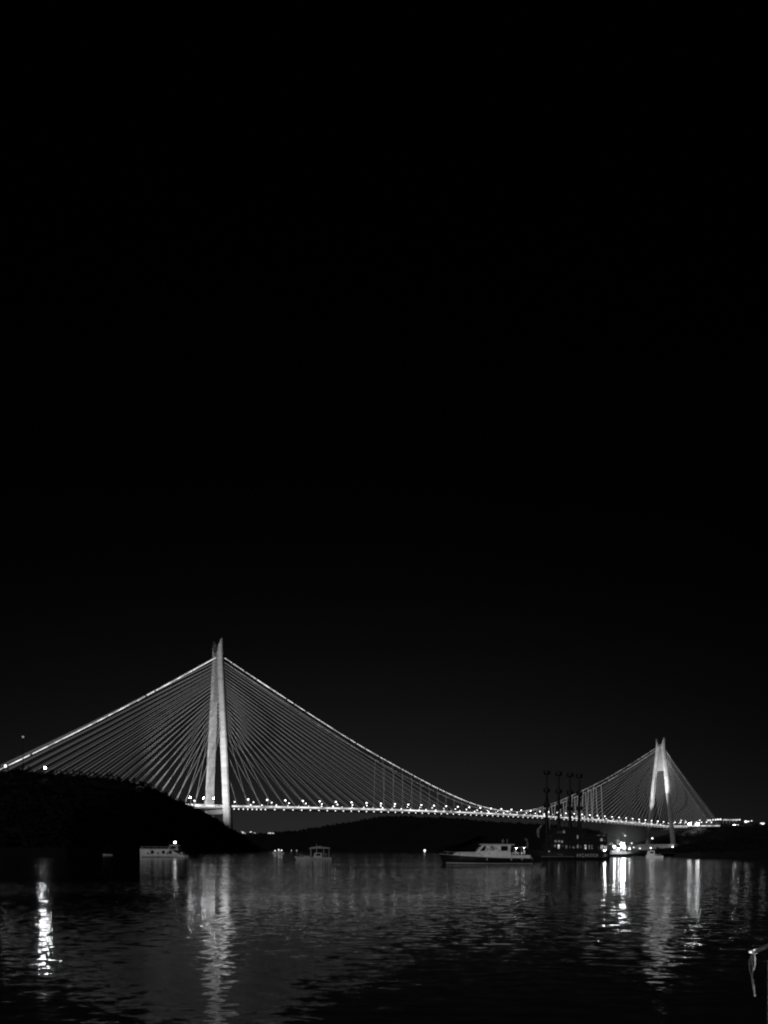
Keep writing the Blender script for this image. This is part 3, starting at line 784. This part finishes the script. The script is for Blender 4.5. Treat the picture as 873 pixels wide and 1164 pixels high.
# lit openings: (px, py centre, width px, height px, brightness)
wins = [(634.5,946.2,6,2.0,'win_lo'),(639.2,945.6,2,3,'win_mid'),(632,956.3,6,2.2,'win_mid'),(636.8,956.8,2.4,2.4,'win_mid'),(629.8,961.5,2,2.6,'win_mid'),(633.8,962.4,2.4,4.2,'win_hi'),(637.8,961.5,1.6,3,'win_lo'),(642.2,962.4,2.4,3.6,'win_mid'),
        (650.2,963.4,2.2,1.8,'win_mid'),(654.5,962.2,2,4,'win_mid'),(654.4,951.6,1.4,4,'win_mid'),(659.8,951,2,3,'win_lo'),(663,963,2.0,4.6,'win_hi'),(667.6,962.8,2,4.8,'win_mid'),(670.5,962.8,1.8,4.6,'win_mid'),
        (677.5,949.6,3.2,1.2,'win_mid'),(683.6,949.8,3.6,1.2,'win_mid'),(680.8,954.7,2.4,2.4,'win_hi'),(685,955.6,3,1.8,'win_lo'),(681.2,963.6,2.2,6,'win_hi'),(685.2,963.4,2.6,3.4,'win_hi'),(677.4,964.5,1.4,4,'win_lo'),(622.5,967.8,1.6,1.8,'win_mid'),(624.6,949.5,1.6,1.6,'win_lo'),(635,971.4,6,1.2,'win_lo'),(626.5,961.5,1.4,2.0,'win_lo'),(646,962.5,1.4,2.8,'win_lo'),(658,962.6,1.4,3.4,'win_lo')]
for px, py, wd, ht, mt in wins:
    for s_ in (-1, 1):
        yy = (HWD - .29) if py < 967 else 3.35
        MB().box(XP(px) - wd*S/2, XP(px) + wd*S/2, s_ * yy - .05, s_ * yy + .05, ZP(py) - ht*S/2, ZP(py) + ht*S/2).build('window', M[mt], ps)
# stern gallery and bow works
MB().box(XP(690) + .1, XP(675), -3.3, 3.3, 2.4, ZP(967.6)).build('stern_gallery', M['black'], ps)
fx = MB(); fx.tube([(XP(611), 0, 3.2), (XP(592), 0, 6.2)], [.16, .07], 6); fx.build('bowsprit', M['black'], ps)
sl = MB(); sl.tube([(XP(617), .4, ZP(937.5)), (XP(612.5), .5, ZP(943)), (XP(612), .5, ZP(947)), (XP(613), .5, ZP(952))], [.15, .42, .45, .2], 7); sl.build('furled_sail', M['sail'], ps)
sl = MB(); sl.tube([(XP(597.5), .1, ZP(953)), (XP(599.5), .1, ZP(954.5)), (XP(600.5), .1, ZP(959)), (XP(600.2), .1, ZP(964.5))], [.12, .35, .28, .12], 7); sl.build('furled_jib', M['sail'], ps)
for i, (px, tops) in enumerate([(622.3, (878, 898.3, 915.5)), (635.8, (879.5, 899.5, 917)), (648.5, (881, 901, 919)), (659, (882, 902, 919))]):
    mx = XP(px); zt = ZP(tops[0])
    mo = MB().tube([(mx, 0, 1.5), (mx, 0, ZP(910)), (mx, 0, zt + .6)], [.42, .34, .22], 8).build('mast', M['black'], ps)
    for tp in tops:
        z = ZP(tp)
        c = MB(); c.tube([(mx, 0, z - .6), (mx, 0, z - .45), (mx, 0, z - .4), (mx, 0, z + .35)], [.4, .86, .9, .95], 10)
        for a in range(10):
            c.tube([(mx + .8*math.cos(a*.628), .8*math.sin(a*.628), z + .3), (mx + .8*math.cos(a*.628), .8*math.sin(a*.628), z + .7)], .04, 4)
        c.build('crows_nest', M['black'], mo)
    rg = MB()
    for s_ in (-1, 1):
        for dx in (-1.2, 0, 1.2): rg.tube([(mx + dx, s_ * 3.1, ZP(947)), (mx, s_ * .3, ZP(tops[1]) - .3)], .05, 4)
    rg.build('shrouds', M['black'], mo)
MB().tube([(XP(624.2), 2.0, ZP(943)), (XP(623.6), 2.0, ZP(919))], .06, 5).build('flag_halyard', M['offwhite'], ps)
# name in white letters on the hull
def text_mesh(body, size):
    cu = bpy.data.curves.new('lettering', 'FONT'); cu.body = body; cu.size = size; cu.extrude = .01; cu.align_x = 'CENTER'; cu.align_y = 'CENTER'; cu.space_character = 1.25; cu.offset = .012
    t = bpy.data.objects.new('lettering', cu); COL.objects.link(t)
    bpy.context.view_layer.update()
    me = bpy.data.meshes.new_from_object(t.evaluated_get(bpy.context.evaluated_depsgraph_get()))
    bpy.data.objects.remove(t); bpy.data.curves.remove(cu)
    me.name = 'lettering'; me.materials.clear(); me.materials.append(M['lettering']); return me
me = text_mesh('AKÇAKOCA', 1.0)
w_ = max(v.co.x for v in me.vertices) - min(v.co.x for v in me.vertices)
o = bpy.data.objects.new('lettering', me); COL.objects.link(o); o.parent = ps
k = 24.2 * S / w_
o.scale = (k, 1.15, 1)
# visible flank faces the camera: ship yawed by pi, so camera side is +y; letters read along -x
board = MB().box(XP(681), XP(650), 3.47, 3.53, ZP(974.9), ZP(969.2)); bo = board.build('name_board', M['black'], ps)
o.location = (XP(664.6), 3.56, ZP(972.3)); o.rotation_euler = (math.pi/2, 0, math.pi)
em = MB(); em.tube([(XP(684.5), 3.44, ZP(972.1)), (XP(684.5), 3.5, ZP(972.1))], .42, 12); em.build('hull_emblem', surf('worn_glowing_emblem_paint', .35, .6, .5, 5, emit=.012), ps)  # worn paint, plus slight emission imitating light on the emblem
sp = MB().ball((XP(684), 3.3, ZP(966.8)), .14, 8, 5).build('deck_lamp', M['ship_lamp'], ps)

# --- floodlit fishing boat
tb, TL, TY = boat_root('fishing_boat', 720, 689.5, 973.6, 'small fishing boat glaring white under its own floodlights, right of the black tour ship', 'boat', yaw=.05)
TS = TL / 30.5
def XT(px): return (px - 689.5) * TS
sh = lambda t: 1.0 + .8 * max(0, t - .5) ** 1.4 + .1
hm_, rings = hull(TL, 3.4, sh, .6, .08, .45, .9, .85)
hm_.build('hull', M['black'], tb, True); deck_mesh(rings).build('deck', M['white'], tb); rubrail(rings, .08).build('rub_rail', M['white'], tb)
cabin(XT(701), XT(711), 1.2, 1.1, (1.05, 1.05), (3.5, 3.5), .4).build('wheelhouse', M['white'], tb)
for s_ in (-1, 1):
    for a, c in ((702.2, 704.8), (706.2, 709)):
        MB().box(XT(a), XT(c), s_ * 1.15 - .06, s_ * 1.15 + .06, 2.3, 3.1).build('window', M['glass'], tb)
MB().box(XT(700.4), XT(711.4), -1.4, 1.4, 3.5, 3.65).build('wheelhouse_roof', M['white'], tb)
MB().tube([(XT(706), 0, 3.6), (XT(706), 0, 6.4)], [.1, .05], 6).build('mast', M['offwhite'], tb)
rl = MB()
for s_ in (-1, 1):
    rl.tube([(XT(692), s_ * 1.5, 2.0), (XT(700), s_ * 1.6, 2.0)], .04, 4)
    for px in (692, 694.5, 697, 700): rl.tube([(XT(px), s_ * 1.55, 1.1), (XT(px), s_ * 1.55, 2.0)], .04, 4)
rl.build('guard_rail', M['white'], tb)
for px, z, r in ((697, 4.0, .24), (702, 3.1, .15), (706.5, 5.0, .52), (708.5, 3.9, .3), (714.5, 3.2, .10)):
    lp = MB().tube([(XT(px), -1.3, 1.1), (XT(px), -1.3, z)], .06, 5).build('lamp_post', M['offwhite'], tb)
    MB().ball((XT(px), -1.5, z), r, 8, 5).build('floodlight', M['flood'], lp)
# camera side of this boat is -y (bow to the right)
MB().box(XT(695), XT(699.5), -1.0, 1.0, 1.1, 2.5).build('net_bin', M['white'], tb)
MB().box(XT(712), XT(717), -.8, .8, 1.2, 2.0).build('fish_crates', M['white'], tb)

hz = MB().ball((0, 0, 0), 1, 20, 12).build('glare_volume', None or M['rope'])  # scattering ball added to make the glare around the boat lamps
m, nt, out = new_mat('glare_mist'); vs = nt.nodes.new('ShaderNodeVolumeScatter'); vs.inputs['Density'].default_value = .006; vs.inputs['Anisotropy'].default_value = .3
tcn = nt.nodes.new('ShaderNodeTexCoord'); ln_ = nt.nodes.new('ShaderNodeVectorMath'); ln_.operation = 'LENGTH'; nt.links.new(tcn.outputs['Object'], ln_.inputs[0])
mrn = nt.nodes.new('ShaderNodeMapRange'); mrn.inputs['From Min'].default_value = 1; mrn.inputs['From Max'].default_value = 0; mrn.inputs['To Min'].default_value = 0; mrn.inputs['To Max'].default_value = .05
nt.links.new(ln_.outputs['Value'], mrn.inputs['Value']); nt.links.new(mrn.outputs['Result'], vs.inputs['Density'])
nt.links.new(vs.outputs['Volume'], out.inputs['Volume'])
hz.data.materials.clear(); hz.data.materials.append(m)
hz.location = P(706, 962, TY + 3) + Vector((0, 0, 3)); hz.scale = (11, 9, 11)
tag(hz, 'added ball of mist standing in for the glare around the floodlit fishing boat', 'mist', kind='stuff')

# --- small white boat near the plinth
wb, WL, WY = boat_root('small_motorboat', 734.5, 753, 975.2, 'little white motorboat with a cabin at the left, below the far pylon plinth', 'boat', yaw=-.05)
WS = WL / 18.5
def XW(px): return (753 - px) * WS
hm_, rings = hull(WL, 2.1, lambda t: .75 + .5 * max(0, t - .4) ** 1.5, .4, .04, .45, .9, .9)
hm_.build('hull', M['cabin_glow2'], wb, True); deck_mesh(rings, .08).build('deck', M['offwhite'], wb); rubrail(rings, .05).build('rub_rail', M['white'], wb)
cabin(XW(743.5), XW(736), .8, .7, (.8, .8), (2.4, 2.4), .35).build('wheelhouse', M['cabin_glow2'], wb)
for s_ in (-1, 1): MB().box(XW(742.5), XW(738.5), s_ * .78 - .05, s_ * .78 + .05, 1.5, 2.1).build('window', M['glass'], wb)
MB().box(XW(744), XW(736.6), -.9, .9, 2.4, 2.5).build('wheelhouse_roof', M['white'], wb)
MB().tube([(XW(740), 0, 2.5), (XW(740), 0, 3.3)], .06, 5).build('mast', M['white'], wb)
MB().ball((XW(740), 0, 3.35), .18, 8, 5).build('mast_lamp', M['lamp'], wb)
for px in (746, 750): MB().box(XW(px) - .25, XW(px) + .25, -.6, .6, .7, 1.35).build('bench', M['offwhite'], wb)

# --- small lit boat by the far shore, and a rowing boat under the hill
lb, LL, LY = boat_root('lit_boat', 309.5, 323, 970.2, 'tiny brightly lit boat on the far water left of the canopied boat', 'boat', yaw=.1)
LS = LL / 13.5
hm_, rings = hull(LL, 2.8, lambda t: .9 + .7 * max(0, t - .5), .4, .06); hm_.build('hull', M['white'], lb, True); deck_mesh(rings).build('deck', M['white'], lb)
cabin(LL * .25, LL * .55, 1.0, .9, (.9, .9), (2.6, 2.6), .4).build('cabin', M['white'], lb)
for x, z in ((LL * .45, 3.0), (LL * .2, 2.6), (LL * .75, 2.2)):
    lp = MB().tube([(x, 1.1, .9), (x, 1.1, z)], .06, 5).build('lamp_post', M['offwhite'], lb)
    MB().ball((x, 1.2, z), .42, 8, 5).build('lamp_head', M['lamp_soft'], lp)
rb, RL, RY = boat_root('rowing_boat', 117, 128, 972.4, 'faint pale rowing boat drawn up under the black hill, left of the white cruiser', 'boat', yaw=.1)
hm_, rings = hull(RL, 1.6, lambda t: .6 + .5 * max(0, t - .5), .2, .06); hm_.build('hull', M['canvas'], rb, True)
th = MB()
for f in (.25, .5, .72): th.box(RL*f - .15, RL*f + .15, -.6, .6, .42, .48)
th.build('thwarts', M['wood'], rb)

# ------------------------------------------------------------------ foreground: quay, pole, rope
qd = MB(); qd.box(2.6, 14, -20, 7.2, -2, .86); qd.box(-14, 2.6, -20, 1.2, -2, .86)
q = qd.build('quay', M['quay']); tag(q, 'concrete quay edge in front of the water', 'quay', kind='structure')
pt0, pt1 = P(856.5, 1082.5, 8), P(873, 1075.3, 7.83)
dv = (pt1 - pt0).normalized()
bp_ = empty('mooring_pole', (4.3, 7.1, .86), 0, 'pale metal pole reaching in from the right edge above the water', 'pole')
o0 = Vector((4.3, 7.1, .86)); ext = (pt0.y - 7.1) / -dv.y
MB().tube([pt0 - o0, pt0 + dv * (ext + .05) - o0], .021, 10).build('tube', M['galv'], bp_, True)
tipm = MB(); tipm.tube([pt0 - dv * .012 - o0, pt0 + dv * .03 - o0], .027, 10); tipm.tube([pt0 - o0 + Vector((-.05, 0, .005)), pt0 - o0 + Vector((.0, 0, -.012))], .012, 6); tipm.build('end_cap', M['galv'], bp_)
e2 = pt0 + dv * ext - o0
MB().tube([(e2.x, 0, 0), (e2.x, 0, e2.z)], .03, 8).build('upright', M['galv'], bp_)
sx = P(874.2, 1090, 7.1) - o0
MB().tube([(sx.x, .0, 0), (sx.x, .0, sx.z - .02)], .018, 8).build('upright', surf('worn_tube', .06, .6, .5, 12), bp_)
rp = MB()
def hang(pts, r): rp.tube([P(a, c, 8) for a, c in pts], r, 5)
hang([(856.5, 1083), (853.5, 1087), (851.6, 1093), (852.2, 1101), (854, 1109), (855.2, 1116), (857.3, 1127), (858, 1133)], .0075)
hang([(857.5, 1083), (858.6, 1090), (857.6, 1098), (855.4, 1106), (854.3, 1112), (855.3, 1121), (857.6, 1130)], .006)
hang([(858, 1083), (857.2, 1089), (858.4, 1096), (856.9, 1103)], .006)
hang([(855.5, 1083), (854.6, 1092), (855.6, 1101), (855.0, 1110), (856.6, 1120), (857.7, 1132)], .008)
ob = rp.build('rope', M['rope']); tag(ob, 'loose hank of rope hanging from the end of the pale pole', 'rope')
ql = empty('added_quay_lamp', (7.2, 1.0, .86), 0, 'unseen street lamp added on the quay to light the pale pole', 'street lamp')
MB().tube([(0, 0, 0), (0, 0, 4.6)], [.07, .05], 8).build('pole', M['pole'], ql)
MB().ball((0, 0, 4.7), .14, 10, 6).build('lamp_head', glow('added_quay_lamp_glow', 12000), ql)  # lamp added out of view to brighten the pale pole

# ------------------------------------------------------------------ world, sun, camera
wd = bpy.data.worlds.new('World'); sc.world = wd; wd.use_nodes = True
nt = wd.node_tree; N = nt.nodes; L = nt.links; N.clear()
out = N.new('ShaderNodeOutputWorld'); bg = N.new('ShaderNodeBackground')
tc = N.new('ShaderNodeTexCoord'); sep = N.new('ShaderNodeSeparateXYZ'); L.new(tc.outputs['Generated'], sep.inputs[0])
rp_ = N.new('ShaderNodeValToRGB'); cr_ = rp_.color_ramp; cr_.interpolation = 'LINEAR'
stops = [(0, .021), (.04, .018), (.09, .0115), (.14, .0076), (.2, .0046), (.27, .0024), (.34, .0012), (.43, .0005), (.55, .0001), (.7, 0)]
cr_.elements[0].position = 0; cr_.elements[1].position = 1
for i, (p, v) in enumerate(stops):
    e = cr_.elements[0] if i == 0 else cr_.elements.new(p)
    e.position = p; e.color = (v, v, v, 1)
cr_.elements[-1].color = (0, 0, 0, 1)
L.new(sep.outputs['Z'], rp_.inputs['Fac'])
cmb = N.new('ShaderNodeCombineXYZ'); L.new(sep.outputs['X'], cmb.inputs[0]); L.new(sep.outputs['Y'], cmb.inputs[1])
nm = N.new('ShaderNodeVectorMath'); nm.operation = 'NORMALIZE'; L.new(cmb.outputs[0], nm.inputs[0])
dt = N.new('ShaderNodeVectorMath'); dt.operation = 'DOT_PRODUCT'; L.new(nm.outputs[0], dt.inputs[0]); az = math.radians(-4); dt.inputs[1].default_value = (math.sin(az), math.cos(az), 0)
mx_ = N.new('ShaderNodeMath'); mx_.operation = 'MAXIMUM'; L.new(dt.outputs['Value'], mx_.inputs[0]); mx_.inputs[1].default_value = 0
pw = N.new('ShaderNodeMath'); pw.operation = 'POWER'; L.new(mx_.outputs[0], pw.inputs[0]); pw.inputs[1].default_value = 6
ml = N.new('ShaderNodeMath'); ml.operation = 'MULTIPLY'; L.new(pw.outputs[0], ml.inputs[0]); L.new(rp_.outputs['Color'], ml.inputs[1])
L.new(ml.outputs[0], bg.inputs['Color']); bg.inputs['Strength'].default_value = 1.0
L.new(bg.outputs[0], out.inputs[0])

sl = bpy.data.lights.new('sun', 'SUN'); sl.energy = .33; sl.angle = math.radians(.5)
so = bpy.data.objects.new('sun', sl); COL.objects.link(so)
so.rotation_euler = Vector((.45, .85, -.22)).to_track_quat('-Z', 'Y').to_euler()

cam = bpy.data.cameras.new('camera'); co = bpy.data.objects.new('camera', cam); COL.objects.link(co)
co.location = (0, 0, CAMH); co.rotation_euler = (math.pi/2, 0, 0)
cam.sensor_fit = 'HORIZONTAL'; cam.sensor_width = 36; cam.lens = F / 873 * 36
cam.shift_y = (HY - 582) / 873
cam.clip_start = .1; cam.clip_end = 30000
sc.camera = co
sc.view_settings.view_transform = 'Standard'; sc.view_settings.look = 'None'; sc.view_settings.exposure = 0
sc.cycles.use_denoising = True; sc.cycles.pixel_filter_type = 'BLACKMAN_HARRIS'; sc.cycles.filter_width = 2.1
sc.cycles.use_adaptive_sampling = False
sc.cycles.max_bounces = 5; sc.cycles.sample_clamp_indirect = 8
sc.cycles.use_light_tree = True
